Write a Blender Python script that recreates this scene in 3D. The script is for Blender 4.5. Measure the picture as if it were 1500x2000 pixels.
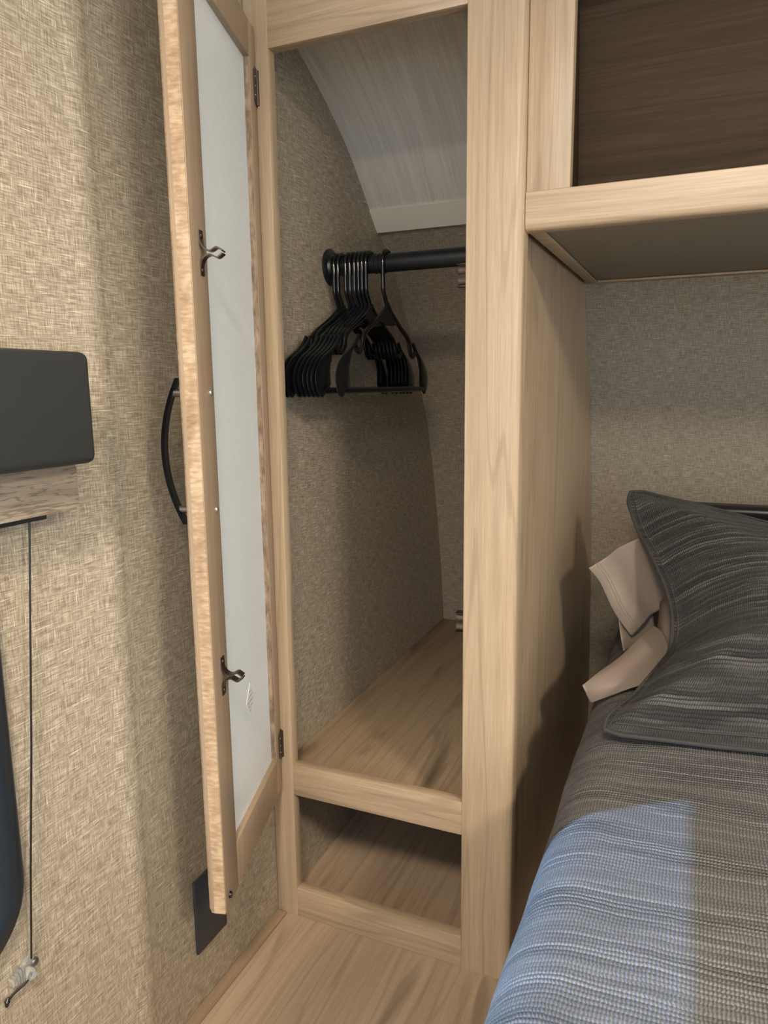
import bpy, bmesh, math, random
from mathutils import Vector, Matrix, noise as mnoise
for o in list(bpy.data.objects): bpy.data.objects.remove(o)
scene = bpy.context.scene
COL = scene.collection
random.seed(4)

# ------------------------------------------------------------------ camera
YAW, PITCH, ROLL, FPX = -0.40986, 0.17045, -0.0115, 1422.5
CAM = Vector((0.6519, -1.0, 0.9309))
def cam_axes():
    cy, sy, cp, sp = math.cos(YAW), math.sin(YAW), math.cos(PITCH), math.sin(PITCH)
    f = Vector((sy*cp, cy*cp, -sp)); r = Vector((cy, -sy, 0)); u = r.cross(f)
    c, s = math.cos(ROLL), math.sin(ROLL)
    return c*r + s*u, -s*r + c*u, f
_r, _u, _f = cam_axes()
cd = bpy.data.cameras.new('camera'); cam = bpy.data.objects.new('camera', cd); COL.objects.link(cam)
cd.sensor_fit = 'HORIZONTAL'; cd.sensor_width = 36; cd.lens = 36*FPX/1500; cd.clip_start = 0.01
m = Matrix((( _r.x, _u.x, -_f.x), (_r.y, _u.y, -_f.y), (_r.z, _u.z, -_f.z))).to_4x4(); m.translation = CAM
cam.matrix_world = m
scene.camera = cam

# ------------------------------------------------------------------ world, sun, lamps, exposure
world = bpy.data.worlds.new('daylight'); scene.world = world; world.use_nodes = True
bg = world.node_tree.nodes['Background']; bg.inputs[0].default_value = (0.80, 0.90, 1.0, 1); bg.inputs[1].default_value = 2.9
sd = bpy.data.lights.new('sun', 'SUN'); sd.energy = 10.5; sd.color = (0.44, 0.66, 1.0); sd.angle = math.radians(.6)
sun = bpy.data.objects.new('sun', sd); COL.objects.link(sun)
sun.rotation_euler = Vector((1, .67, -.535)).to_track_quat('-Z', 'Y').to_euler()
CEIL = 1.64
LAMPS = [((1.80, -1.20), 25, 0.15), ((0.66, -1.35), 18, 0.13)]
scene.view_settings.view_transform = 'Standard'; scene.view_settings.look = 'None'
scene.view_settings.gamma = 1; scene.view_settings.use_curve_mapping = False
scene.view_settings.exposure = 0.78

# ------------------------------------------------------------------ node helpers
class NT:
    def __init__(s, name):
        s.m = bpy.data.materials.new(name); s.m.use_nodes = True; s.t = s.m.node_tree
        s.b = s.t.nodes['Principled BSDF']; s.out = s.t.nodes['Material Output']
    def n(s, typ, **kw):
        nd = s.t.nodes.new(typ)
        for k, v in kw.items(): setattr(nd, k, v)
        return nd
    def l(s, a, b): s.t.links.new(a, b)
    def uv(s): return s.n('ShaderNodeTexCoord').outputs['UV']
    def obj(s): return s.n('ShaderNodeTexCoord').outputs['Object']
    def mapping(s, vec, scale, loc=(0, 0, 0)):
        n = s.n('ShaderNodeMapping'); n.inputs['Scale'].default_value = scale; n.inputs['Location'].default_value = loc
        s.l(vec, n.inputs['Vector']); return n.outputs[0]
    def noise(s, vec, scale=1, detail=2, rough=.5, dist=0):
        n = s.n('ShaderNodeTexNoise'); n.inputs['Scale'].default_value = scale; n.inputs['Detail'].default_value = detail
        n.inputs['Roughness'].default_value = rough; n.inputs['Distortion'].default_value = dist
        s.l(vec, n.inputs['Vector']); return n.outputs[0]
    def math(s, op, a, b=None, c=None, clamp=False):
        n = s.n('ShaderNodeMath', operation=op, use_clamp=clamp)
        for i, v in enumerate((a, b, c)):
            if v is None: continue
            if isinstance(v, (int, float)): n.inputs[i].default_value = v
            else: s.l(v, n.inputs[i])
        return n.outputs[0]
    def ramp(s, fac, stops, interp='LINEAR'):
        n = s.n('ShaderNodeValToRGB'); cr = n.color_ramp; cr.interpolation = interp
        while len(cr.elements) < len(stops): cr.elements.new(.5)
        for e, (p, c) in zip(cr.elements, stops):
            e.position = p; e.color = (*c, 1) if len(c) == 3 else c
        s.l(fac, n.inputs[0]); return n.outputs[0]
    def mix(s, fac, a, b, blend='MIX'):
        n = s.n('ShaderNodeMix', data_type='RGBA', blend_type=blend)
        for i, v in ((0, fac), (6, a), (7, b)):
            if isinstance(v, (int, float)): n.inputs[i].default_value = v
            elif isinstance(v, tuple): n.inputs[i].default_value = (*v, 1)
            else: s.l(v, n.inputs[i])
        return n.outputs[2]
    def bump(s, h, strength, dist):
        n = s.n('ShaderNodeBump'); n.inputs['Strength'].default_value = strength; n.inputs['Distance'].default_value = dist
        s.l(h, n.inputs['Height']); s.l(n.outputs[0], s.b.inputs['Normal'])
    def sep(s, vec):
        n = s.n('ShaderNodeSeparateXYZ'); s.l(vec, n.inputs[0]); return n.outputs
    def set(s, color=None, rough=None, metal=None, spec=None):
        if color is not None:
            if isinstance(color, tuple): s.b.inputs['Base Color'].default_value = (*color, 1)
            else: s.l(color, s.b.inputs['Base Color'])
        if rough is not None:
            if isinstance(rough, (int, float)): s.b.inputs['Roughness'].default_value = rough
            else: s.l(rough, s.b.inputs['Roughness'])
        if metal is not None: s.b.inputs['Metallic'].default_value = metal
        if spec is not None: s.b.inputs['Specular IOR Level'].default_value = spec
        return s.m

def mat_plain(name, color, rough=.5, metal=0, spec=.5, grain=0, gscale=300):
    t = NT(name)
    n = t.noise(t.mapping(t.obj(), (gscale,)*3), 1, 3)
    c = t.mix(t.math('MULTIPLY', n, .35), color, tuple(min(1, v*1.25+.004) for v in color))
    if grain: t.bump(n, grain, .0006)
    return t.set(c, rough, metal, spec)

def mat_linen(name, dark, mid, light, slub=1.0, rough=.48, bump=.35):
    t = NT(name); uv = t.uv()
    h = t.noise(t.mapping(uv, (42, 740, 1)), 1, 3, .7)
    v = t.noise(t.mapping(uv, (740, 50, 1), (3.1, 7.7, 0)), 1, 3, .7)
    w = t.math('ADD', t.math('MULTIPLY', h, .55), t.math('MULTIPLY', v, .45))
    c = t.ramp(w, [(.385, dark), (.5, mid), (.615, light)])
    s1 = t.noise(t.mapping(uv, (24, 640, 1), (11.3, 2.2, 0)), 1, 2, .6)
    s2 = t.noise(t.mapping(uv, (640, 32, 1), (1.7, 5.2, 0)), 1, 2, .6)
    m1 = t.ramp(s1, [(.62, (0, 0, 0)), (.72, (1, 1, 1))]); m2 = t.ramp(s2, [(.64, (0, 0, 0)), (.74, (1, 1, 1))])
    sl = t.math('MAXIMUM', m1, m2)
    c = t.mix(t.math('MULTIPLY', sl, .8*slub), c, tuple(min(1, k*1.55) for k in light))
    big = t.noise(t.mapping(uv, (9, 5, 1)), 1, 3)
    c = t.mix(t.math('MULTIPLY', big, .22), c, mid)
    t.bump(t.math('ADD', w, t.math('MULTIPLY', sl, .3)), bump, .001)
    r = t.math('SUBTRACT', rough, t.math('MULTIPLY', sl, .12))
    return t.set(c, r, 0, .55)

def mat_streak(name, dark, mid, light):
    """pale panel with fine streaks that follow the curve (V of the metre UVs)"""
    t = NT(name); uv = t.uv()
    a = t.noise(t.mapping(uv, (420, 7, 1)), 1, 4, .65); b = t.noise(t.mapping(uv, (75, 2.2, 1)), 1, 3, .6)
    k = t.noise(t.mapping(uv, (60, 700, 1)), 1, 2)
    f = t.math('ADD', t.math('ADD', t.math('MULTIPLY', a, .45), t.math('MULTIPLY', b, .4)), t.math('MULTIPLY', k, .15))
    t.bump(f, .12, .001)
    return t.set(t.ramp(f, [(.34, dark), (.5, mid), (.66, light)]), .42)

def mat_wood(name, light, mid, dark, axis='Z', rough=.42, knots=.0, seed=0, contrast=1.0, spec=.45):
    """laminate with grain along axis (world metres)"""
    t = NT(name); o = t.obj()
    def sc(al, ac): return {'X': (al, ac, ac), 'Y': (ac, al, ac), 'Z': (ac, ac, al)}[axis]
    off = (seed*1.7, seed*.9, seed*2.3)
    fine = t.noise(t.mapping(o, sc(13, 560), off), 1, 3, .65)
    med = t.noise(t.mapping(o, sc(1.6, 85), off), 1, 4, .6, .1)
    cath = t.noise(t.mapping(o, sc(.75, 16), off), 1, 2, .5, .15)
    lines = t.math('SINE', t.math('MULTIPLY', cath, 44))
    lines = t.ramp(lines, [(.80, (0, 0, 0)), (1.0, (1, 1, 1))])
    f = t.math('ADD', t.math('MULTIPLY', fine, .48), t.math('MULTIPLY', med, .52))
    c = t.ramp(f, [(.32, dark), (.5, mid), (.68, light)])
    c = t.mix(t.math('MULTIPLY', lines, .26*contrast), c, tuple(v*.45 for v in dark))
    if knots:
        k = t.noise(t.mapping(o, sc(2.6, 13), (off[0]+4.4, off[1]+1.3, off[2])), 1, 2, .5, .8)
        km = t.ramp(k, [(.63, (0, 0, 0)), (.74, (1, 1, 1))])
        c = t.mix(t.math('MULTIPLY', km, knots), c, tuple(v*.35 for v in dark))
    t.bump(fine, .12, .0006)
    return t.set(c, rough, 0, spec)

def mat_quilt(name, base, streak, hollow):
    """matelasse cotton: crinkled rows of small stitched bumps; UV in metres, rows along U"""
    t = NT(name); uv = t.uv(); sx = t.sep(uv)
    wob = t.noise(t.mapping(uv, (20, 20, 1)), 1, 3)
    vv = t.math('ADD', sx[1], t.math('MULTIPLY', t.math('SUBTRACT', wob, .5), .008))
    ry = t.math('MULTIPLY', vv, 1/.0056)
    row = t.math('ABSOLUTE', t.math('SINE', t.math('MULTIPLY', ry, math.pi)))
    ph = t.noise(t.mapping(uv, (95, 150, 1)), 1, 2, .6)
    ph2 = t.noise(t.mapping(uv, (9, 12, 1), (4, 2, 0)), 1, 2)
    bead = t.math('SINE', t.math('ADD', t.math('MULTIPLY', sx[0], 2*math.pi/.0034), t.math('ADD', t.math('MULTIPLY', ph, 7), t.math('MULTIPLY', ph2, 10))))
    bead = t.math('ADD', .5, t.math('MULTIPLY', bead, .5))
    c2 = t.n('ShaderNodeCombineXYZ'); t.l(t.math('MULTIPLY', sx[0], 2.6), c2.inputs[0]); t.l(t.math('MULTIPLY', vv, 24), c2.inputs[1])
    zone = t.ramp(t.noise(c2.outputs[0], 1, 2, .55), [(.40, (0, 0, 0)), (.60, (1, 1, 1))])       # bands where the rows show
    c3 = t.n('ShaderNodeCombineXYZ'); t.l(t.math('MULTIPLY', sx[0], 5), c3.inputs[0]); t.l(t.math('MULTIPLY', t.math('FLOOR', ry), 1.73), c3.inputs[1])
    st = t.ramp(t.noise(c3.outputs[0], 1, 2, .6), [(.46, (0, 0, 0)), (.64, (1, 1, 1))])           # single paler threads
    rw = t.math('ADD', t.math('MULTIPLY', t.math('SUBTRACT', row, 1), t.math('ADD', .35, t.math('MULTIPLY', zone, .65))), 1)
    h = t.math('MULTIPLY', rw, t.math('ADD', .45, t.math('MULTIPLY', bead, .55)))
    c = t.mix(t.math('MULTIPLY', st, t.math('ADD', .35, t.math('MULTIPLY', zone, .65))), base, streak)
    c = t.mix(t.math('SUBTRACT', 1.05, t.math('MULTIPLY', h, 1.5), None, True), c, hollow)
    t.bump(t.math('MULTIPLY', h, t.math('ADD', .6, t.math('MULTIPLY', zone, .5))), 1.0, .0026)
    m = t.set(c, .85, 0, .25)
    t.b.inputs['Sheen Weight'].default_value = .06
    return m

# material colours (linear); overhead cabinet interior and underside have shade mixed in
M = {}
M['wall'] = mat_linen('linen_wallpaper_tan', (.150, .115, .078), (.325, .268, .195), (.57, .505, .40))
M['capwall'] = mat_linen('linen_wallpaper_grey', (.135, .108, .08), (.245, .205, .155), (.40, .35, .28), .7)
M['capceil'] = mat_streak('pale_ceiling_panel', (.44, .41, .36), (.58, .55, .49), (.68, .65, .59))
M['captrim'] = mat_plain('cream_trim', (.66, .62, .52), .45)
L_, MD, DK = (.465, .348, .234), (.385, .283, .185), (.29, .207, .13)
M['woodz'] = mat_wood('laminate_vertical', L_, MD, DK, 'Z', .40)
M['woodx'] = mat_wood('laminate_horizontal', L_, MD, DK, 'X', .40, seed=1)
M['panel'] = mat_wood('laminate_side_panel', L_, MD, DK, 'Z', .42, .35, seed=3)
M['shelf'] = mat_wood('laminate_shelf', (.36, .26, .17), (.30, .212, .135), (.235, .16, .098), 'Y', .42, .75, seed=6)
M['floor'] = mat_wood('vinyl_floor', (.42, .31, .215), (.36, .26, .178), (.30, .21, .14), 'Y', .42, .5, seed=8)
M['doorz'] = mat_wood('maple_stained', (.39, .292, .20), (.34, .25, .168), (.29, .21, .138), 'Z', .35, seed=5, contrast=.15)
M['interior_shade'] = mat_wood('laminate_shade_darkened', (.066, .042, .023), (.050, .031, .017), (.035, .021, .012), 'X', .6, .3, seed=9, spec=.12)  # brown darkened so the overhead cabinet interior looks shaded
M['under'] = mat_wood('laminate_underside_shaded', (.25, .225, .18), (.215, .195, .155), (.185, .165, .13), 'X', .35, seed=11, contrast=.4)  # laminate greyed and darkened: shade of the downward face put into its colour
M['ceiling'] = mat_plain('ceiling_white', (.72, .69, .62), .7)
M['white'] = mat_plain('white_panel_back', (.72, .76, .78), .33, grain=.05, gscale=60)
M['black'] = mat_plain('black_plastic', (.004, .0045, .006), .10, spec=.55)
M['rod'] = mat_plain('black_painted_steel', (.006, .007, .009), .34)
M['bronze'] = mat_plain('dark_bronze', (.07, .05, .042), .35, .75)
M['pewter'] = mat_plain('brushed_pewter', (.20, .18, .17), .35, .85)
M['screw'] = mat_plain('zinc_screw', (.55, .53, .50), .28, .9)
M['roller'] = mat_plain('brown_roller', (.085, .058, .050), .35)
M['valance'] = mat_plain('charcoal_vinyl', (.022, .025, .026), .5, grain=.5, gscale=900)
M['plate'] = mat_plain('slate_black_plate', (.020, .024, .028), .42)
M['frame'] = mat_plain('window_black', (.015, .02, .026), .30)
M['tan'] = mat_plain('tan_satin_cotton', (.225, .175, .142), .48, spec=.35, grain=.1, gscale=700)
M['vinyl'] = mat_plain('black_leatherette', (.012, .011, .012), .33)
M['mattress'] = mat_plain('mattress_ticking', (.10, .095, .09), .9)
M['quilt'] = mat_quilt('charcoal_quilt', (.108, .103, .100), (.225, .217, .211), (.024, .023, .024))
M['sham'] = mat_quilt('charcoal_sham', (.036, .0342, .033), (.135, .129, .124), (.008, .0078, .0078))
M['binding'] = mat_plain('charcoal_binding', (.032, .030, .029), .85, grain=1, gscale=420)
M['lamp'] = mat_plain('lamp_trim', (.6, .6, .6), .4)
def mat_edge():
    t = NT('curly_maple_edge'); o = t.obj()
    a = t.noise(t.mapping(o, (60, 60, 210)), 1, 3, .6); b = t.noise(t.mapping(o, (40, 40, 14)), 1, 3)
    f = t.math('ADD', t.math('MULTIPLY', a, .6), t.math('MULTIPLY', b, .4))
    t.bump(a, .15, .0005)
    return t.set(t.ramp(f, [(.33, (.27, .175, .10)), (.5, (.42, .29, .185)), (.66, (.58, .44, .30))]), .3, 0, .5)
M['edge'] = mat_edge()
def mat_chip():
    t = NT('raw_chipped_wood'); o = t.obj()
    a = t.noise(t.mapping(o, (120, 120, 38)), 1, 4, .7)
    t.bump(a, .7, .002)
    return t.set(t.ramp(a, [(.36, (.13, .085, .055)), (.5, (.22, .155, .105)), (.66, (.32, .24, .17))]), .8)
M['chip'] = mat_chip()
def mat_greywood():
    t = NT('weathered_grey_wood'); o = t.obj()
    mp = t.mapping(o, (30, 7, 85)); a = t.noise(mp, 1, 4, .6, .35)
    ln = t.ramp(t.math('SINE', t.math('MULTIPLY', a, 48)), [(.55, (0, 0, 0)), (1, (1, 1, 1))])
    c = t.ramp(a, [(.3, (.20, .155, .115)), (.6, (.29, .235, .18))])
    return t.set(t.mix(t.math('MULTIPLY', ln, .7), c, (.09, .066, .048)), .6)
M['greywood'] = mat_greywood()
def mat_glass():
    t = NT('tinted_glass')
    tr = t.n('ShaderNodeBsdfTransparent'); tr.inputs[0].default_value = (.80, .88, .94, 1)
    gl = t.n('ShaderNodeBsdfGlossy'); gl.inputs['Roughness'].default_value = .02
    fr = t.n('ShaderNodeFresnel'); mx = t.n('ShaderNodeMixShader')
    t.l(fr.outputs[0], mx.inputs[0]); t.l(tr.outputs[0], mx.inputs[1]); t.l(gl.outputs[0], mx.inputs[2]); t.l(mx.outputs[0], t.out.inputs[0])
    return t.m
M['glass'] = mat_glass()
def mat_seal():
    t = NT('embossed_seal'); uv = t.uv()
    s = t.sep(uv)
    # faint printed rows inside a pale diamond
    d = t.math('ADD', t.math('ABSOLUTE', t.math('SUBTRACT', s[0], .5)), t.math('ABSOLUTE', t.math('SUBTRACT', s[1], .5)))
    inner = t.math('LESS_THAN', d, .41)
    rows = t.math('GREATER_THAN', t.math('SINE', t.math('MULTIPLY', s[1], 44)), -.2)
    n = t.math('GREATER_THAN', t.noise(t.mapping(uv, (16, 20, 1)), 1, 2), .47)
    f = t.math('MULTIPLY', t.math('MULTIPLY', inner, rows), n)
    return t.set(t.mix(t.math('MULTIPLY', f, .8), (.80, .82, .82), (.34, .36, .37)), .25)
M['seal'] = mat_seal()
def mat_clear():
    t = NT('clear_plastic'); t.b.inputs['Transmission Weight'].default_value = .85
    return t.set((.92, .93, .92), .12)
M['clear'] = mat_clear()
def mat_emit():
    t = NT('lamp_lens'); t.b.inputs['Emission Color'].default_value = (1, .83, .62, 1); t.b.inputs['Emission Strength'].default_value = 4
    return t.set((.9, .85, .75), .4)
M['lens'] = mat_emit()

# ------------------------------------------------------------------ object helpers
ROOTLOC = {}
def finish(name, bm, mat, parent=None, smooth=False, recalc=True):
    if recalc: bmesh.ops.recalc_face_normals(bm, faces=bm.faces)
    me = bpy.data.meshes.new(name); bm.to_mesh(me); bm.free()
    if isinstance(mat, (list, tuple)):
        for x in mat: me.materials.append(M[x])
    else: me.materials.append(M[mat])
    if smooth:
        for p in me.polygons: p.use_smooth = True
        me.set_sharp_from_angle(angle=math.radians(smooth if smooth is not True else 42))
    o = bpy.data.objects.new(name, me); COL.objects.link(o)
    if parent is not None: attach(o, parent)
    return o
def attach(o, parent):
    o.parent = parent
    p = parent; mw = Matrix.Identity(4)
    while p is not None:
        mw = p.matrix_basis @ mw if p.parent is None else p.matrix_parent_inverse @ p.matrix_basis @ mw
        p = p.parent
    o.matrix_parent_inverse = mw.inverted()
def tag(o, label, cat, group=None):
    o['label'] = label; o['category'] = cat
    if group: o['group'] = group
    return o
def struct(o, label=None):
    o['kind'] = 'structure'
    if label: o['label'] = label
    return o
def empty(name, loc, label, cat, group=None):
    o = bpy.data.objects.new(name, None); COL.objects.link(o); o.location = loc; o.empty_display_size = .05
    o.matrix_basis = Matrix.Translation(loc)
    return tag(o, label, cat, group)

def add_box(bm, lo, hi, bevel=0, seg=2, frame=None):
    vs = [Vector((x, y, z)) for x in (lo[0], hi[0]) for y in (lo[1], hi[1]) for z in (lo[2], hi[2])]
    if frame: vs = [frame(v) for v in vs]
    v = [bm.verts.new(p) for p in vs]
    fs = [bm.faces.new([v[i] for i in q]) for q in ((0, 1, 3, 2), (4, 6, 7, 5), (0, 4, 5, 1), (2, 3, 7, 6), (0, 2, 6, 4), (1, 5, 7, 3))]
    if bevel:
        es = {e for f in fs for e in f.edges}
        bmesh.ops.bevel(bm, geom=list(es), offset=bevel, segments=seg, profile=.5, affect='EDGES')
def box(name, lo, hi, mat, parent=None, bevel=.0012, seg=2, frame=None):
    bm = bmesh.new(); add_box(bm, lo, hi, bevel, seg, frame)
    return finish(name, bm, mat, parent, smooth=True)
def add_prism(bm, poly, axis, a, b, frame=None):
    """poly: 2D outline; axis: which axis is the extrusion"""
    def P(p, t):
        v = {0: Vector((t, p[0], p[1])), 1: Vector((p[0], t, p[1])), 2: Vector((p[0], p[1], t))}[axis]
        return frame(v) if frame else v
    A = [bm.verts.new(P(p, a)) for p in poly]; B = [bm.verts.new(P(p, b)) for p in poly]
    n = len(poly)
    bm.faces.new(A); bm.faces.new(B[::-1])
    for i in range(n): bm.faces.new([A[i], B[i], B[(i+1) % n], A[(i+1) % n]])
def prism(name, poly, axis, a, b, mat, parent=None, frame=None, smooth=35):
    bm = bmesh.new(); add_prism(bm, poly, axis, a, b, frame)
    return finish(name, bm, mat, parent, smooth=smooth)
def add_tube(bm, path, radii, sides=10, flat=None, closed_ends=True, ref=Vector((1, 0, 0))):
    """path of Vectors; radii per point: in-plane; flat: radius along ref (constant or list)"""
    rings = []; n = len(path)
    for i, p in enumerate(path):
        d = (path[min(i+1, n-1)] - path[max(i-1, 0)]).normalized()
        s = ref - d*ref.dot(d)
        if s.length < 1e-5: s = d.orthogonal()
        s.normalize(); w = d.cross(s)
        r = radii[i] if isinstance(radii, (list, tuple)) else radii
        fl = r if flat is None else (flat[i] if isinstance(flat, (list, tuple)) else flat)
        rings.append([bm.verts.new(p + s*fl*math.cos(2*math.pi*k/sides) + w*r*math.sin(2*math.pi*k/sides)) for k in range(sides)])
    for a, b in zip(rings, rings[1:]):
        for k in range(sides): bm.faces.new([a[k], a[(k+1) % sides], b[(k+1) % sides], b[k]])
    if closed_ends: bm.faces.new(rings[0][::-1]); bm.faces.new(rings[-1])
def add_cyl(bm, c, axis, r, h, sides=16, r2=None):
    axis = Vector(axis).normalized(); add_tube(bm, [Vector(c), Vector(c)+axis*h], [r, r if r2 is None else r2], sides, ref=axis.orthogonal())
def smoothpath(pts, n=2):
    pts = [Vector(p) for p in pts]
    for _ in range(n):
        q = [pts[0]]
        for a, b in zip(pts, pts[1:]): q += [a*.75+b*.25, a*.25+b*.75]
        pts = q + [pts[-1]]
    return pts
def strip(name, prof, x0, x1, mat, parent=None, thick=0, uvs=1):
    """sheet following a (y,z) profile between x0 and x1 with metre UVs"""
    bm = bmesh.new(); uvl = bm.loops.layers.uv.new('UVMap')
    acc = [0]
    for a, b in zip(prof, prof[1:]): acc.append(acc[-1] + (Vector(b)-Vector(a)).length)
    A = [bm.verts.new((x0, p[0], p[1])) for p in prof]; B = [bm.verts.new((x1, p[0], p[1])) for p in prof]
    for i in range(len(prof)-1):
        f = bm.faces.new([A[i], B[i], B[i+1], A[i+1]])
        for lp, uv in zip(f.loops, ((x0, acc[i]), (x1, acc[i]), (x1, acc[i+1]), (x0, acc[i+1]))): lp[uvl].uv = uv
    return finish(name, bm, mat, parent, smooth=True, recalc=False)

# ------------------------------------------------------------------ the setting
PROF = [(.958, -.02), (.945, .12), (.925, .274), (.902, .43), (.868, .59), (.81, .79), (.72, .974), (.634, 1.113), (.553, 1.20), (.484, 1.26),
        (.440, 1.302), (.394, 1.347), (.345, 1.389), (.285, 1.428), (.211, 1.468), (.15, 1.498), (.03, 1.547), (-.12, 1.592), (-.3, 1.622), (-.5, 1.635), (-.8, CEIL)]
prof = [tuple(v) for v in smoothpath(PROF, 1)]
RX = 2.35
lowp = [p for p in prof if p[1] < 1.275]
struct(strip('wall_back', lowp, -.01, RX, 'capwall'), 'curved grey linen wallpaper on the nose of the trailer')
upp = [p for p in prof if p[1] >= 1.250]
upp = [(p[0]-.004, p[1]-.004) for p in upp]
struct(strip('ceiling', upp + [(-2.7, CEIL)], -.01, RX, 'capceil'), 'pale streaked ceiling panel curving down to the back wall')
# trim strip at the foot of the curved ceiling
def at_z(z):
    for a, b in zip(prof, prof[1:]):
        if a[1] <= z <= b[1]:
            t = (z-a[1])/(b[1]-a[1]); return a[0] + t*(b[0]-a[0])
tp = [(at_z(z)-.0085, z-.004) for z in (1.255, 1.265, 1.275, 1.285, 1.292)]
struct(strip('trim_1', [(tp[0][0]+.012, tp[0][1]+.006)] + tp + [(tp[-1][0]+.004, tp[-1][1]+.002)], 0.0, .39, 'captrim'), 'plain band along the lower edge of the curved ceiling')

# left wall with a hole for the window, a shallow seam ridge
WY0, WY1, WZ0, WZ1, WR = -1.28, -.505, .333, .845, .085
def wall_left():
    bm = bmesh.new(); uvl = bm.loops.layers.uv.new('UVMap')
    h0, h1, k0, k1 = WY0+.03, WY1-.03, WZ0+.03, WZ1-.03
    ridge = [(-.3555, 0), (-.350, .0022), (-.343, .0040), (-.335, .0046), (-.327, .0040), (-.320, .0022), (-.3145, 0)]
    def quad(y0, x0, y1, x1, z0, z1, back=False):
        vs = [bm.verts.new((x0, y0, z0)), bm.verts.new((x1, y1, z0)), bm.verts.new((x1, y1, z1)), bm.verts.new((x0, y0, z1))]
        f = bm.faces.new(vs)
        for lp, uv in zip(f.loops, ((y0, z0), (y1, z0), (y1, z1), (y0, z1))): lp[uvl].uv = uv
    Z1 = CEIL+.05
    quad(-2.7, 0, h0, 0, -.02, Z1); quad(h0, 0, h1, 0, -.02, k0); quad(h0, 0, h1, 0, k1, Z1)
    quad(h1, 0, ridge[0][0], 0, -.02, Z1)
    for a, b in zip(ridge, ridge[1:]): quad(a[0], a[1], b[0], b[1], -.02, Z1)
    quad(ridge[-1][0], 0, 1.0, 0, -.02, Z1)
    # outer skin and reveals, so that the wall has thickness
    T = -.035
    for (y0, y1, z0, z1) in ((-2.7, h0, -.02, Z1), (h0, h1, -.02, k0), (h0, h1, k1, Z1), (h1, 1.0, -.02, Z1)):
        quad(y0, T, y1, T, z0, z1)
    for (a, b) in (((h0, k0), (h1, k0)), ((h1, k0), (h1, k1)), ((h1, k1), (h0, k1)), ((h0, k1), (h0, k0))):
        bm.faces.new([bm.verts.new((0, *a)), bm.verts.new((0, *b)), bm.verts.new((T, *b)), bm.verts.new((T, *a))])
    bmesh.ops.remove_doubles(bm, verts=bm.verts, dist=1e-6)
    return finish('wall_left', bm, 'wall', None, smooth=True, recalc=False)
struct(wall_left(), 'tan linen wallpaper wall with a vertical seam')
bm = bmesh.new(); add_box(bm, (0, -2.7, -.03), (RX, .99, 0)); struct(finish('floor', bm, 'floor'), 'brown wood-look vinyl floor')
bm = bmesh.new()
for lo, hi in (((-2.7, -.03), (-1.5, CEIL+.05)), ((-1.5, -.03), (-.45, .45)), ((-1.5, 1.05), (-.45, CEIL+.05)), ((-.45, -.03), (.99, CEIL+.05))):  # opening added out of view so cool daylight fills the room
    add_box(bm, (RX, *lo), (RX+.03, *hi))
struct(finish('wall_right', bm, 'captrim'), 'unseen opposite wall with an opening added to let daylight in')
bm = bmesh.new(); add_box(bm, (0, -2.73, -.03), (RX, -2.70, .62)); struct(finish('low_daylight_block', bm, 'captrim'), 'unseen low partition added to hold back daylight near the floor')  # added out of view to block low daylight and darken the floor
struct(box('baseboard_left', (.0003, -2.6, .0002), (.0195, -.0022, .004), 'woodx', bevel=.001), 'thin wood strip along the foot of the left wall')
bpy.data.objects['baseboard_left'].data.materials[0] = M['shelf']

# window
def rrect(y0, y1, z0, z1, r, seg=12):
    out = []
    for cy, cz, a0 in ((y1-r, z1-r, 0), (y0+r, z1-r, 90), (y0+r, z0+r, 180), (y1-r, z0+r, 270)):
        for k in range(seg+1):
            a = math.radians(a0 + 90*k/seg); out.append((cy + r*math.cos(a), cz + r*math.sin(a)))
    return out
bm = bmesh.new()
rings = []
for x, ins in ((0.0004, 0), (.009, .001), (.013, .006), (.014, .02), (.011, .034), (.004, .040), (-.03, .042)):
    rings.append([bm.verts.new((x, p[0], p[1])) for p in rrect(WY0+ins, WY1-ins, WZ0+ins, WZ1-ins, WR-ins)])
for a, b in zip(rings, rings[1:]):
    n = len(a)
    for k in range(n): bm.faces.new([a[k], a[(k+1) % n], b[(k+1) % n], b[k]])
win = struct(finish('window_1', bm, 'frame', smooth=True), 'black rounded window frame')
bm = bmesh.new(); add_prism(bm, rrect(WY0+.043, WY1-.043, WZ0+.043, WZ1-.043, WR-.043), 0, -.026, -.022); finish('pane', bm, 'glass', win)

# ------------------------------------------------------------------ wardrobe
XL, X0, X1 = .0408, .3433, .4219
ZT, S1, S0, B1, ZS = 1.4186, .2916, .2351, .0551, .2685
XP = .412
ward = empty('wardrobe', (.21, .3, 0), 'tall narrow built-in wood wardrobe with its door standing open', 'wardrobe')
box('stile', (.0006, -.0005, 0.0002), (XL, .019, 1.535), 'woodz', ward, .0015)
# corner pillar with a bullnose on its right edge
r = .011
pil = [(X0+.001, 0), (X1-r, 0)] + [(X1-r + r*math.sin(a), r - r*math.cos(a)) for a in [math.radians(15*k) for k in range(1, 7)]] + [(X1, .030), (X0, .030), (X0, .001)]
prism('pillar', pil, 2, .0002, 1.530, 'woodz', ward)
box('top_rail', (XL-.001, .0008, ZT), (X0+.001, .02, 1.53), 'woodx', ward, .0008)
box('shelf_rail', (XL-.0003, .0008, S0), (X0+.0003, .02, S1), 'woodx', ward, .0012)
box('bottom_rail', (XL-.0003, .0008, .0002), (X0+.0003, .02, B1), 'woodx', ward, .0012)
def below(zmax, grow=.0):   # wall profile points up to zmax
    return [(p[0]-grow, p[1]) for p in prof if p[1] < zmax and p[1] > 0]
zs = ZS
back_at = lambda z: at_z(z)
box('shelf', (.0006, .0195, zs-.016), (XP-.019, back_at(zs)-.003, zs), 'shelf', ward, .0004)
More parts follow.
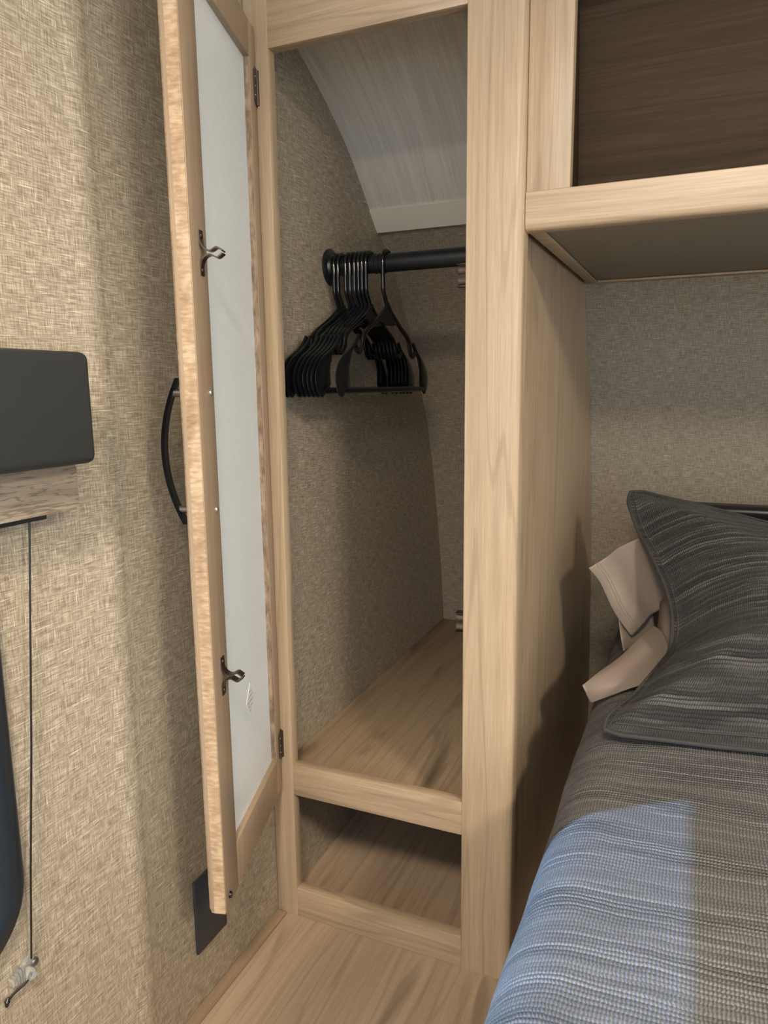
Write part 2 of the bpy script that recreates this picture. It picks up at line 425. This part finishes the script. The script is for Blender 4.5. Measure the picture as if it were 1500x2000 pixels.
pp = [(.0305, .0005)] + [(back_at(z)-.004, z) for z in [.0005] + [.05*k for k in range(1, 32)]  if z < 1.50] + [(.16, 1.480), (.0305, 1.53)]
prism('side_panel', pp, 0, XP-.018, XP, 'panel', ward)

# door: frame of reference along the leaf (s from hinge, n to the room side, z up)
H = Vector((.022, -.006)); F = Vector((.114, -.299)); DW = (F-H).length; dv = (F-H)/DW; nv = Vector((-dv.y, dv.x))
def DF(v):   # (s, n, z) -> world ; n=0 is the inner face
    return Vector((H.x + dv.x*v.x + nv.x*v.y, H.y + dv.y*v.x + nv.y*v.y, v.z))
DZ0, DZ1, DT = .248, 1.447, .021
PS0, PS1, PZ0, PZ1 = .030, .2520, .314, 1.397
def door():
    bm = bmesh.new()
    add_box(bm, (0, -DT, DZ0), (PS0, 0, DZ1), .0012, 2, DF)
    add_box(bm, (PS1, -DT, DZ0), (DW-.0005, 0, DZ1), .0012, 2, DF)
    add_box(bm, (PS0-.0005, -DT+.0004, DZ0), (PS1+.0005, 0, PZ0), .0008, 2, DF)
    add_box(bm, (PS0-.0005, -DT+.0004, PZ1), (PS1+.0005, 0, DZ1), .0008, 2, DF)
    return finish('door', bm, 'doorz', ward, smooth=True)
DOOR = door(); DOOR['label'] = 'open narrow wood door with a white back panel'
# moulded free edge (curly maple): fillet towards the outer face
ed = [(DW-.001, -.0005), (DW, -.0015), (DW, -.0150), (DW-.0012, -.0180), (DW-.0035, -.0195), (DW-.0050, -.0205), (DW-.0062, -.0235), (DW-.0090, -.0258), (DW-.0125, -.0265), (DW-.020, -.0265), (DW-.020, -.0205), (DW-.0012, -.0205)]
ed = ed[:-1]
bm = bmesh.new()
A = [(p[0], p[1]) for p in ed]
add_prism(bm, [(DW-.0010, -.0006), (DW+.0006, -.0012)] + ed[2:] + [(DW-.0010, -.0200)], 2, DZ0-.0006, DZ1+.0006, DF)
finish('edge_moulding', bm, 'edge', DOOR, smooth=30)
box('back_panel', (PS0-.002, -.0115, PZ0-.002), (PS1+.003, -.0085, PZ1+.002), 'white', DOOR, 0, frame=DF)['label'] = 'white back of the door panel'
# rough chipped rebate beside the hinge stile
bm = bmesh.new(); N = 90; prev = None; random.seed(3)
for k in range(N+1):
    z = PZ0 + .001 + (PZ1-PZ0-.002)*k/N
    w = .0012 + .0014*mnoise.noise(Vector((0, 3.3, z*9))) + .0008*mnoise.noise(Vector((1, 0, z*45)))
    q = [bm.verts.new(DF(Vector(c))) for c in ((PS0-.0004, -.0006, z), (PS0+w, -.0012 - .0006*random.random(), z), (PS0+w*1.35, -.0085, z), (PS0-.0004, -.0085, z))]
    if prev:
        for i in range(4): bm.faces.new([prev[i], prev[(i+1) % 4], q[(i+1) % 4], q[i]])
    else: bm.faces.new(q)
    prev = q
bm.faces.new(prev)
finish('chipped_rebate', bm, 'chip', DOOR)['label'] = 'rough chipped rebate in raw wood'
# handle on the outer face: two posts and a bowed flat bar
def handle():
    bm = bmesh.new(); s = .267
    for z in (.782, .926):
        add_tube(bm, [DF(Vector((s, -DT+.001, z))), DF(Vector((s, -.0475, z)))], .0048, 14, ref=Vector((0, 0, 1)))
    pts = []
    for k in range(25):
        t = -1 + 2*k/24; pts.append(DF(Vector((s, -.0615 + .0225*t*t, .854 + .090*t))))
    along = Vector((dv.x, dv.y, 0)); nn = Vector((nv.x, nv.y, 0))
    rows = []
    for p in pts: rows.append([bm.verts.new(p + along*a + nn*b) for a, b in ((-.006, -.0022), (.006, -.0022), (.006, .0022), (-.006, .0022))])
    for a, b in zip(rows, rows[1:]):
        for i in range(4): bm.faces.new([a[i], a[(i+1) % 4], b[(i+1) % 4], b[i]])
    bm.faces.new(rows[0]); bm.faces.new(rows[-1])
    o = finish('handle', bm, 'black', DOOR, smooth=30); o['label'] = 'bowed black pull handle on two posts'
    o.data.materials.clear(); o.data.materials.append(M['black']); o.data.materials.append(M['pewter'])
    for p in o.data.polygons:
        if p.index < 2*16 : p.material_index = 1
handle()
def screwhead(c, nrm, r, parent, mat='screw'):
    bm = bmesh.new(); nrm = Vector(nrm).normalized(); c = Vector(c)
    rr = [(r, 0), (r*.95, r*.25), (r*.7, r*.45), (r*.3, r*.55)]
    ref = nrm.orthogonal().normalized(); w = nrm.cross(ref); rings = []
    for a, h in rr: rings.append([bm.verts.new(c + nrm*h + (ref*math.cos(t) + w*math.sin(t))*a) for t in [2*math.pi*k/12 for k in range(12)]])
    for a, b in zip(rings, rings[1:]):
        for k in range(12): bm.faces.new([a[k], a[(k+1) % 12], b[(k+1) % 12], b[k]])
    bm.faces.new(rings[-1])
    # cross recess as dark slots
    o = finish('screw', bm, mat, parent, smooth=True); return o
N3 = Vector((nv.x, nv.y, 0))
for z in (.782, .926): screwhead(DF(Vector((.2645, .0002, z))), N3, .0044, DOOR)
# spring catches: two bent straps meeting in a spade
def clip(z0, skew):
    bm = bmesh.new(); s0 = .2735
    base = [(0.0006, .0255), (.0006, .0150), (.0020, .0090), (.0065, .0035), (.0125, .0016), (.0165, .0042), (.0205, .0062), (.0240, .0040), (.0275, .0012)]
    for sg in (1, -1):
        path = smoothpath([Vector((n, z*sg, 0)) for n, z in base], 2)
        hw = .0058
        rows = []
        for i, p in enumerate(path):
            d = (path[min(i+1, len(path)-1)] - path[max(i-1, 0)]).normalized(); q = Vector((-d.y, d.x, 0))*.0008
            rows.append([bm.verts.new(DF(Vector((s0 + a, p.x + q.x*b, z0 + p.y + q.y*b)))) for a, b in ((-hw, -1), (hw, -1), (hw, 1), (-hw, 1))])
        for a, b in zip(rows, rows[1:]):
            for i in range(4): bm.faces.new([a[i], a[(i+1) % 4], b[(i+1) % 4], b[i]])
        bm.faces.new(rows[0]); bm.faces.new(rows[-1])
    # screws through both feet, one mesh with the clip
    for sg in (1, -1):
        add_tube(bm, [DF(Vector((s0, .0008, z0+sg*.0195))), DF(Vector((s0, .0026, z0+sg*.0195))), DF(Vector((s0, .0032, z0+sg*.0195)))], [.0036, .0034, .001], 12)
    o = finish('spring_clip', bm, 'bronze', DOOR, smooth=40); return o
clip(1.087, 0); clip(.566, 0)
bm = bmesh.new(); add_cyl(bm, DF(Vector((.290, 0, .2635))), N3, .0048, .003, 14, .0036); finish('bumper_pad', bm, 'rod', DOOR, smooth=True)
bm = bmesh.new(); uvl = bm.loops.layers.uv.new('UVMap')
vs = [DF(Vector((.133+a, -.0082, .470+b))) for a, b in ((0, -.026), (.021, 0), (0, .026), (-.021, 0))]
vs = [bm.verts.new(v) for v in vs]; f = bm.faces.new(vs)
for lp, uv in zip(f.loops, ((.5, 0), (1, .5), (.5, 1), (0, .5))): lp[uvl].uv = uv
e = bmesh.ops.extrude_face_region(bm, geom=[f]); bmesh.ops.translate(bm, vec=-N3*.0004, verts=[g for g in e['geom'] if isinstance(g, bmesh.types.BMVert)])
finish('seal_sticker', bm, 'seal', DOOR)['label'] = 'small diamond-shaped seal sticker'
# hinges: leaf on the door, knuckle, small screws
for zc in (1.367, .329):
    bm = bmesh.new()
    add_prism(bm, [(-.004, zc-.026), (.003, zc-.026), (.0125, zc-.020), (.0125, zc+.020), (.003, zc+.026), (-.004, zc+.026)], 1, -.0004, .0012, DF)
    k = DF(Vector((-.005, .001, 0)))
    add_tube(bm, [Vector((k.x, k.y, zc-.024)), Vector((k.x, k.y, zc+.024))], .0032, 10)
    hg = finish('hinge', bm, 'bronze', DOOR, smooth=35)
    for dz in (-.012, 0, .013): screwhead(DF(Vector((.0055, .0012, zc+dz))), N3, .0020, DOOR, 'pewter')
# double roller catches behind the pillar
for zc in (1.083, .577):
    bm = bmesh.new()
    add_box(bm, (X0-.0012, .0085, zc-.0165), (X0+.0005, .034, zc+.0165), .0003)
    for s in (-1, 1): add_box(bm, (X0-.017, .014, zc+s*.0150-.0006), (X0-.001, .030, zc+s*.0150+.0006), .0002)
    rc = finish('roller_catch', bm, 'bronze', ward, smooth=30)
    for s in (-1, 1):
        bm = bmesh.new()
        xs = [X0-.0165, X0-.0155, X0-.0140, X0-.0040, X0-.0025, X0-.0015]; rs = [.0048, .0062, .0052, .0052, .0062, .0048]
        add_tube(bm, [Vector((x, .021, zc+s*.0072)) for x in xs], rs, 14, ref=Vector((0, 0, 1)))
        finish('roller', bm, 'roller', rc, smooth=30)

# ------------------------------------------------------------------ overhead cabinet
over = empty('overhead_cabinet', (1.2, .3, 1.13), 'open wood overhead cabinet above the bed beside the wardrobe', 'cabinet')
OX1 = 1.95; OY = .012; OZ0, OZ1 = 1.1325, 1.1815
box('stile', (X1+.0004, OY, OZ1-.0002), (.479, OY+.02, 1.53), 'woodz', over, .0012)
rr = .009
prism('bottom_rail', [(OY-.003+rr*(1-math.sin(a)), OZ0+rr*(1-math.cos(a))) for a in [math.radians(15*k) for k in range(7)]] + [(OY-.003, OZ1-.001), (OY-.002, OZ1), (OY+.018, OZ1), (OY+.018, OZ0)], 0, X1+.0006, OX1, 'woodx', over)
yb = back_at(1.136)
box('bottom_panel', (X1+.0006, OY+.0195, 1.1385), (OX1, yb-.014, 1.150), 'under', over, .0004)
box('edge_strip', (X1+.0008, OY+.02, 1.1335), (XP+.030, yb-.018, 1.1383), 'woodx', over, .0015)
box('rear_strip', (XP+.0305, yb-.034, 1.1335), (OX1, yb-.017, 1.1383), 'woodx', over, .0015)
box('inner_side', (.432, OY+.021, 1.1502), (.462, .19, 1.46), 'interior_shade', over, .0005)
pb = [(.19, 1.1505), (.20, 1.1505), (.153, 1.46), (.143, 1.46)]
prism('inner_back', pb, 0, .4625, OX1, 'interior_shade', over)
box('top_rail', (.4795, OY, 1.48), (OX1, OY+.02, 1.53), 'woodx', over, .0012)
box('top_panel', (.463, OY+.021, 1.462), (OX1, .14, 1.472), 'interior_shade', over, .0005)

# ------------------------------------------------------------------ closet rod and hangers
RY, RZ, RR = .262, 1.151, .0165
rod = empty('closet_rod', (.2, RY, RZ), 'round black closet rod across the wardrobe', 'rod')
bm = bmesh.new(); add_tube(bm, [Vector((.004, RY, RZ)), Vector((XP-.0182, RY, RZ))], RR, 28, ref=Vector((0, 0, 1))); finish('tube', bm, 'rod', rod, smooth=True)
bm = bmesh.new(); add_tube(bm, [Vector((x, RY, RZ)) for x in (.0004, .003, .0048, .0060, .0110, .0120)], [.0335, .0335, .0315, .0235, .0215, .0195], 32, ref=Vector((0, 0, 1))); finish('flange', bm, 'rod', rod, smooth=True)
for k in range(3):
    bm = bmesh.new()
    x = .094 + .0085*k
    add_tube(bm, [Vector((x-.002, RY, RZ)), Vector((x-.001, RY, RZ)), Vector((x+.001, RY, RZ)), Vector((x+.002, RY, RZ))], [.0164, .0180, .0180, .0164], 24, ref=Vector((0, 0, 1)))
    finish('collar', bm, 'rod', rod, smooth=True)
# hanger in its own frame: x thickness, y span, z up; origin at the rod axis
def hanger_meshes():
    bm = bmesh.new()
    zz = lambda z: z - 1.151 - .0
    for s in (1, -1):
        P = [(0, 1.078), (.014, 1.066), (.052, 1.046), (.104, 1.024), (.112, 1.012), (.114, 1.000), (.124, .9895), (.136, .990), (.1445, .9990)]
        pts = smoothpath([Vector((0, s*y, zz(z))) for y, z in P], 2); n = len(pts)
        add_tube(bm, pts, .0052, 10, flat=.0037)
        Q = [(.131, 1.0165), (.140, 1.0055), (.165, .990), (.198, .968), (.216, .950), (.219, .937), (.211, .9265), (.190, .9255)]
        pts = smoothpath([Vector((0, s*y, zz(z))) for y, z in Q], 2); n = len(pts)
        rad = []
        for i in range(n):
            t = i/(n-1); rad.append(.0038 + .0235*max(0, math.sin(math.pi*min(1, max(0, (t-.28)/.70))))**1.3)
        # flared end bulges inwards
        pts2 = [p - Vector((0, s*max(0, r-.004)*.97, 0)) for p, r in zip(pts, rad)]
        add_tube(bm, pts2, rad, 14, flat=.0033)
    # web under the neck
    web = [(-.052, 1.046), (0, 1.078), (.052, 1.046), (.040, 1.0445), (.020, 1.0415), (0, 1.0405), (-.020, 1.0415), (-.040, 1.0445)]
    add_prism(bm, [(y, zz(z)) for y, z in web], 0, -.0016, .0016)
    add_tube(bm, [Vector((0, y, zz(.9255))) for y in (-.195, 0, .195)], .0056, 10, flat=.0037)
    fr = finish('hanger_frame', bm, 'black', smooth=60)
    bm = bmesh.new()
    R1 = RR + .0042
    pts = [Vector((0, 0, zz(1.070))), Vector((0, -.008, zz(1.085))), Vector((0, -R1, zz(1.100))), Vector((0, -R1, zz(1.118)))]
    pts = smoothpath(pts, 2)
    for k in range(19):
        a = math.radians(180 - 215*k/18); pts.append(Vector((0, R1*math.cos(a), R1*math.sin(a))))
    add_tube(bm, pts, .0040, 10, flat=.0037)
    hk = finish('hook', bm, 'black', smooth=60)
    return fr, hk
fr, hk = hanger_meshes()
HX = [.0180, .0262, .0416, .0502, .0592, .0672, .0748, .0826, .1155]
HL = ['black plastic hanger touching the flange of the closet rod', 'second black plastic hanger from the rod flange', 'third black plastic hanger from the rod flange',
      'fourth black plastic hanger from the rod flange', 'fifth black plastic hanger from the rod flange', 'sixth black plastic hanger from the rod flange',
      'seventh black plastic hanger from the rod flange', 'black plastic hanger at the inner end of the tight cluster', 'single black plastic hanger hanging apart from the cluster']
random.seed(12)
for i, x in enumerate(HX):
    h = empty('clothes_hanger', (x, RY, RZ), HL[i], 'hanger', 'black plastic hangers on the closet rod')
    tw = [0, 0, .1, .1, .1, .1, .1, .1, .9][i]
    h.matrix_basis = Matrix.Translation((x, RY, RZ)) @ Matrix.Rotation(math.radians(tw), 4, 'Z')
    for src, nm in ((fr, 'frame'), (hk, 'hook')):
        c = bpy.data.objects.new(nm, src.data); COL.objects.link(c); c.parent = h
for o in (fr, hk): bpy.data.objects.remove(o)

# ------------------------------------------------------------------ things on the left wall
val = tag(box('window_valance', (.0008, -1.36, .8565), (.082, -.4270, .969), 'valance', bevel=.009, seg=4), 'charcoal padded box valance above the window on the tan wall', 'valance')
shade = empty('pleated_blind', (.02, -.9, .80), 'raised pleated window blind with a grey wood-look cassette under the valance', 'blind')
bm = bmesh.new(); add_prism(bm, rrect(-1.33, -.4240, .8065, .856, .008, 4), 0, .0008, .047); 
finish('cassette', bm, 'greywood', shade, smooth=30)['label'] = 'grey wood-look cassette'
box('bottom_rail', (.010, -1.30, .7985), (.030, -.4525, .8036), 'frame', shade, .0008)
box('pleat_stack', (.013, -1.30, .8037), (.027, -.456, .8063), 'valance', shade, .0005)
bm = bmesh.new(); add_tube(bm, [Vector((.020, -.466, .7990)), Vector((.0195, -.490, .56)), Vector((.0178, -.505, .42)), Vector((.012, -.5105, .318))], .0011, 8); finish('cord', bm, 'rod', shade, smooth=True)
anc = empty('cord_anchor', (0, -.512, .295), 'clear plastic cord anchor screwed to the wall below the shade cord', 'anchor')
bm = bmesh.new()
add_tube(bm, [Vector((x, -.507, .303)) for x in (.0006, .003, .0045)], [.0115, .0115, .0095], 24, ref=Vector((0, 0, 1)))
add_tube(bm, [Vector((.0046, -.512, .299)), Vector((.012, -.512, .299)), Vector((.015, -.512, .300))], [.0065, .0055, .004], 16, ref=Vector((0, 0, 1)))
for k in range(5): add_box(bm, (.001, -.533+.0035*k, .299-.001*k), (.009, -.5312+.0035*k, .307+.001*k), .0003)
finish('body', bm, 'clear', anc, smooth=35)
screwhead((.0046, -.501, .304), (1, 0, 0), .0048, anc, 'pewter')
bm = bmesh.new(); add_tube(bm, smoothpath([Vector((.012, -.5125, .302)), Vector((.011, -.518, .294)), Vector((.006, -.530, .290)), Vector((.005, -.538, .2865))], 1), .0013, 8)
add_tube(bm, [Vector((.005, -.537, .290)), Vector((.005, -.539, .286)), Vector((.005, -.540, .2805))], [.001, .0030, .0014], 8); finish('cord_tail', bm, 'rod', anc, smooth=True)
tag(box('wall_plate', (.0004, -.2285, .0915), (.0052, -.1557, .2115), 'plate', bevel=.0016), 'blank black cover plate low on the tan wall behind the open door', 'wall plate')

# ------------------------------------------------------------------ bed
BX0, BX1, BZ, BR = .502, 1.85, .425, .075
bed = empty('bed', (1.15, -.4, 0), 'bed made up with a charcoal quilted bedspread beside the wardrobe', 'bed')
def bedspread():
    prof2 = [(BX0+.012, .06), (BX0+.006, .14), (BX0+.001, .24), (BX0, BZ-BR-.01)]
    for k in range(0, 13):
        a = math.radians(90*k/12); prof2.append((BX0+BR-BR*math.cos(a), BZ-BR+BR*math.sin(a)))
    for x in [BX0+BR+.02*k for k in range(1, 20)]: prof2.append((x, BZ + .012*math.sin(min(1, (x-BX0-BR)/.3)*math.pi/2)))
    for x in (1.1, 1.3, 1.5, 1.7, 1.85): prof2.append((x, BZ+.012))
    prof2 += [(1.86, .3), (1.86, .06)]
    acc = [0]
    for a, b in zip(prof2, prof2[1:]): acc.append(acc[-1]+math.hypot(b[0]-a[0], b[1]-a[1]))
    bm = bmesh.new(); uvl = bm.loops.layers.uv.new('UVMap')
    ys = [-1.15 + .02*k for k in range(101)]; ys = [y for y in ys if y < .855]
    grid = []
    for y in ys:
        row = []
        for (x, z), u in zip(prof2, acc):
            n1 = mnoise.noise(Vector((x*5, y*7, 1.3))); n2 = mnoise.noise(Vector((u*14, y*16, 5.1)))
            top = 1 if z > BZ-BR*.3 else .6
            dz = .0045*n1 + .0022*n2
            # end of the bed drops towards the head wall, under the pillow
            zz = z + dz*top; xx = x + (dz*.9 if z < BZ-BR*.4 else 0)
            if y > .70: xx += 0; zz -= .0
            row.append(bm.verts.new((xx, y, zz)))
        grid.append(row)
    for j in range(len(ys)-1):
        for i in range(len(prof2)-1):
            f = bm.faces.new([grid[j][i], grid[j][i+1], grid[j+1][i+1], grid[j+1][i]])
            for lp, (a, b) in zip(f.loops, ((i, j), (i+1, j), (i+1, j+1), (i, j+1))): lp[uvl].uv = (acc[a], ys[b] + .012*math.sin(acc[a]*4))
    return finish('bedspread', bm, 'quilt', bed, smooth=180, recalc=False)
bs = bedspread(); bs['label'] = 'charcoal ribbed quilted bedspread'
box('mattress', (BX0+.030, -1.12, .20), (BX1-.03, .845, BZ-.035), 'mattress', bed, .04, 4)
box('base', (BX0+.06, -1.10, .0005), (BX1-.06, .84, .199), 'panel', bed, .002)
# headboard on the curved wall
hb = [(.762, .44), (.744, .56), (.722, .640), (.716, .655), (.722, .667), (.738, .671), (.755, .668), (.79, .60), (.83, .44)]
hbo = prism('headboard', [tuple(v) for v in smoothpath([Vector((*p, 0)) for p in hb], 2)] if False else hb, 0, .598, 1.78, 'vinyl', bed)
md = hbo.modifiers.new('soft', 'BEVEL'); md.width = .008; md.segments = 3; md.limit_method = 'ANGLE'; md.angle_limit = math.radians(25)
hbo['label'] = 'black leatherette headboard'

# ------------------------------------------------------------------ pillows
def sham():
    W, Hh = .70, .53
    Pb = Vector((.540, .004, .441)); Pt = Vector((.524, .480, .730))      # bottom-left and top-left corners
    U = Vector((1, .02, -.01)).normalized()
    V = (Pt-Pb).normalized(); Nn = U.cross(V).normalized()
    if Nn.y > 0: Nn = -Nn
    Hh = (Pt-Pb).length
    nu, nvv = 60, 52; FL = .045
    bm = bmesh.new(); uvl = bm.loops.layers.uv.new('UVMap')
    def surf(u, v, side):
        # pinch of the outline between the corners
        pl = .096*math.sin(math.pi*min(1, max(0, v))**.9)**1.5; pt = .085*math.sin(math.pi*u)**1.25
        pb = .022*math.sin(math.pi*u)
        x = u*W; y = v*Hh
        x += pl*(1-u)**2 - pl*u**2
        y += -pt*v**1.5 + pb*(1-v)**2
        # puff inside the flange
        a = min(x_in(u, W), x_in(1-u, W)); b = min(v, 1-v)*Hh
        e = max(0, min(1, (min(a, b)-.012)/.20)); e = (1-(1-e)**2)
        th = .092*e*(1 if side > 0 else .62)
        wav = .005*mnoise.noise(Vector((u*7, v*6, 3))) + .008*mnoise.noise(Vector((u*3, v*9, 7)))*(1-u)
        wav -= .024*math.exp(-((v-.40-.12*u)/.06)**2)*max(0, 1-u/.5) - .014*math.exp(-((v-.27-.05*u)/.07)**2)*max(0, 1-u/.7)*min(1, u/.05)
        sag = -.045*math.sin(math.pi*v)*(1-u)**3                # the loose left edge sinks back between the corners
        for cu, cv in ((u, v), (u, 1-v)):
            k = max(0, 1-(cu*W+cv*Hh)/.035); x += .010*k; y += .010*k*(1 if cv == v else -1)
        p = Pb + U*x + V*y + Nn*(side*(th+.0022) + wav + sag)
        # the lower edge rests along the bedspread
        zf = BZ + .0185 + (.002 if side > 0 else 0)
        if p.z < zf: p.z = zf + (p.z-zf)*.0
        return p
    def x_in(u, W): return u*W
    for side in (1, -1):
        g = [[bm.verts.new(surf(i/nu, j/nvv, side)) for i in range(nu+1)] for j in range(nvv+1)]
        for j in range(nvv):
            for i in range(nu):
                q = [g[j][i], g[j][i+1], g[j+1][i+1], g[j+1][i]]
                ij = [(i, j), (i+1, j), (i+1, j+1), (i, j+1)]
                if side < 0: q, ij = q[::-1], ij[::-1]
                f = bm.faces.new(q)
                for lp, (a, b) in zip(f.loops, ij): lp[uvl].uv = (a/nu*W, b/nvv*Hh)
        if side > 0: g1 = g
    # rim
    loop = [(0, j) for j in range(nvv)] + [(i, nvv) for i in range(nu)] + [(nu, j) for j in range(nvv, 0, -1)] + [(i, 0) for i in range(nu, 0, -1)]
    for k, (i, j) in enumerate(loop):
        i2, j2 = loop[(k+1) % len(loop)]
        f = bm.faces.new([g1[j][i], g1[j2][i2], g[j2][i2], g[j][i]])
        for lp in f.loops: lp[uvl].uv = (i/nu*W, j/nvv*Hh)
    root = tag(finish('pillow', bm, 'sham', smooth=180, recalc=False), 'charcoal quilted pillow sham with a flat stitched border leaning at the head of the bed', 'pillow')
    # raised seam cord around the cushion, inside the flange
    bm = bmesh.new(); d = .020; path = []
    for k in range(0, 41): path.append((d/W + (1-2*d/W)*k/40, d/Hh*.9))
    path2 = [(.011/W, .011/Hh + (1-2*.011/Hh)*k/60) for k in range(61)]
    add_tube(bm, [surf(u, v, 1)+Nn*.0006 for u, v in path], .0016, 6, ref=Nn)
    add_tube(bm, [surf(u, v, 1)+Nn*.0006 for u, v in path2], .0013, 6, ref=Nn)
    finish('seam', bm, 'binding', root, smooth=True)
    # binding on the outer edge
    bm = bmesh.new()
    add_tube(bm, [(surf(0, j/60, 1)+surf(0, j/60, -1))*.5 for j in range(61)], .0034, 8, ref=Nn)
    add_tube(bm, [(surf(j/60, 0, 1)+surf(j/60, 0, -1))*.5 for j in range(61)], .0034, 8, ref=Nn)
    add_tube(bm, [(surf(j/60, 1, 1)+surf(j/60, 1, -1))*.5 for j in range(61)], .0030, 8, ref=Nn)
    finish('binding', bm, 'binding', root, smooth=True)
sham()

def patch(bm, rows, sub=8, wr=.0):
    """bicubic-ish sheet through a grid of control points"""
    def cr(p, t):
        n = len(p)-1; x = t*n; i = min(int(x), n-1); f = x-i
        a, b, c, d = p[max(i-1, 0)], p[i], p[i+1], p[min(i+2, n)]
        return .5*((2*b) + (c-a)*f + (2*a-5*b+4*c-d)*f*f + (3*b-a-3*c+d)*f**3)
    rows = [[Vector(v) for v in r] for r in rows]; nu = (len(rows[0])-1)*sub; nv_ = (len(rows)-1)*sub
    g = []
    for j in range(nv_+1):
        line = [cr([r[k] for r in rows], j/nv_) for k in range(len(rows[0]))]
        g.append([bm.verts.new(cr(line, i/nu)) for i in range(nu+1)])
    for j in range(nv_):
        for i in range(nu): bm.faces.new([g[j][i], g[j][i+1], g[j+1][i+1], g[j+1][i]])
    return g
def tan_pillow():
    root = empty('pillow', (.8, .45, .43), 'tan satin pillow with a loose open case end tucked behind the charcoal sham', 'pillow')
    # cushion body behind the sham
    bm = bmesh.new(); nu, nw = 28, 20; g = []
    Pb = Vector((.60, .30, .455)); U = Vector((1, 0, 0)); V = Vector((0, .36, .22)).normalized(); Nn = Vector((0, -V.z, V.y))
    for side in (1, -1):
        gg = []
        for j in range(nw+1):
            r = []
            for i in range(nu+1):
                u, v = i/nu, j/nw
                e = (math.sin(math.pi*u)**.5)*(math.sin(math.pi*v)**.6) if 0 < u < 1 and 0 < v < 1 else 0
                r.append(bm.verts.new(Pb + U*u*.62 + V*v*.32 + Nn*side*.018*e))
            gg.append(r)
        for j in range(nw):
            for i in range(nu):
                q = [gg[j][i], gg[j][i+1], gg[j+1][i+1], gg[j+1][i]]; bm.faces.new(q if side > 0 else q[::-1])
    bmesh.ops.remove_doubles(bm, verts=bm.verts, dist=1e-4)
    finish('cushion', bm, 'tan', root, smooth=180)
    def sheet(name, rows, sub, hem=None):
        bm = bmesh.new(); g = patch(bm, rows, sub)
        pts = [[v.co.copy() for v in r] for r in g]
        o = finish(name, bm, 'tan', root, smooth=180); sm = o.modifiers.new('t', 'SOLIDIFY'); sm.thickness = .0024; sm.offset = 0
        for a in hem or []:
            bm = bmesh.new(); add_tube(bm, [p + Vector((-.0005, -.0015, .0006)) for p in pts[a]], .0009, 6); finish('hem_seam', bm, 'tan', o, smooth=True)
        return o
    # upper flap of the open case end: rows run parallel to the mouth, first row is the free hem
    sheet('case_flap', [[(.479, .330, .601), (.499, .345, .571), (.5255, .350, .517), (.556, .365, .470)],
                        [(.491, .338, .609), (.512, .347, .578), (.538, .350, .526), (.566, .368, .482)],
                        [(.508, .352, .620), (.528, .364, .590), (.550, .362, .540), (.577, .378, .495)],
                        [(.526, .388, .632), (.547, .402, .604), (.566, .402, .556), (.592, .405, .508)],
                        [(.566, .430, .648), (.586, .442, .615), (.606, .442, .570), (.630, .435, .520)]], 8, [8, 10])
    sheet('case_fold', [[(.532, .352, .520), (.534, .356, .494), (.538, .358, .468), (.545, .345, .446)],
                        [(.546, .375, .524), (.549, .380, .498), (.554, .382, .472), (.560, .372, .449)],
                        [(.585, .41, .535), (.588, .42, .505), (.592, .42, .478), (.598, .41, .456)]], 8)
    sheet('lower_case_flap', [[(.498, .160, .446), (.519, .205, .4545), (.546, .258, .4655), (.570, .310, .482), (.594, .360, .496)],
                              [(.5035, .158, .4365), (.527, .196, .4525), (.556, .240, .466), (.584, .288, .482), (.610, .335, .494)],
                              [(.507, .163, .4255), (.535, .186, .4400), (.565, .214, .4530), (.597, .250, .468), (.625, .295, .478)],
                              [(.511, .170, .4140), (.541, .185, .4250), (.571, .200, .4365), (.606, .225, .4445), (.640, .262, .450)]], 9)
tan_pillow()

# ------------------------------------------------------------------ ceiling lamps behind the photographer
for i, ((x, y), watts, rad) in enumerate(LAMPS):
    t = empty('ceiling_light', (x, y, CEIL-.03), ['round ceiling light over the bed', 'round ceiling light near the window wall'][i], 'ceiling light')
    bm = bmesh.new(); add_tube(bm, [Vector((x, y, CEIL-.001)), Vector((x, y, CEIL-.010)), Vector((x, y, CEIL-.016))], [rad+.02, rad+.02, rad+.008], 28); finish('trim_ring', bm, 'lamp', t, smooth=35)
    bm = bmesh.new(); add_tube(bm, [Vector((x, y, CEIL-.0162)), Vector((x, y, CEIL-.020))], [rad, rad*.9], 28); finish('lens', bm, 'lens', t, smooth=35)
    ld = bpy.data.lights.new('ceiling_lamp', 'AREA'); ld.shape = 'DISK'; ld.size = rad*2; ld.energy = watts; ld.color = (1, .87, .69)
    lo = bpy.data.objects.new('ceiling_lamp', ld); COL.objects.link(lo); lo.location = (x, y, CEIL-.024)
    attach(lo, t)
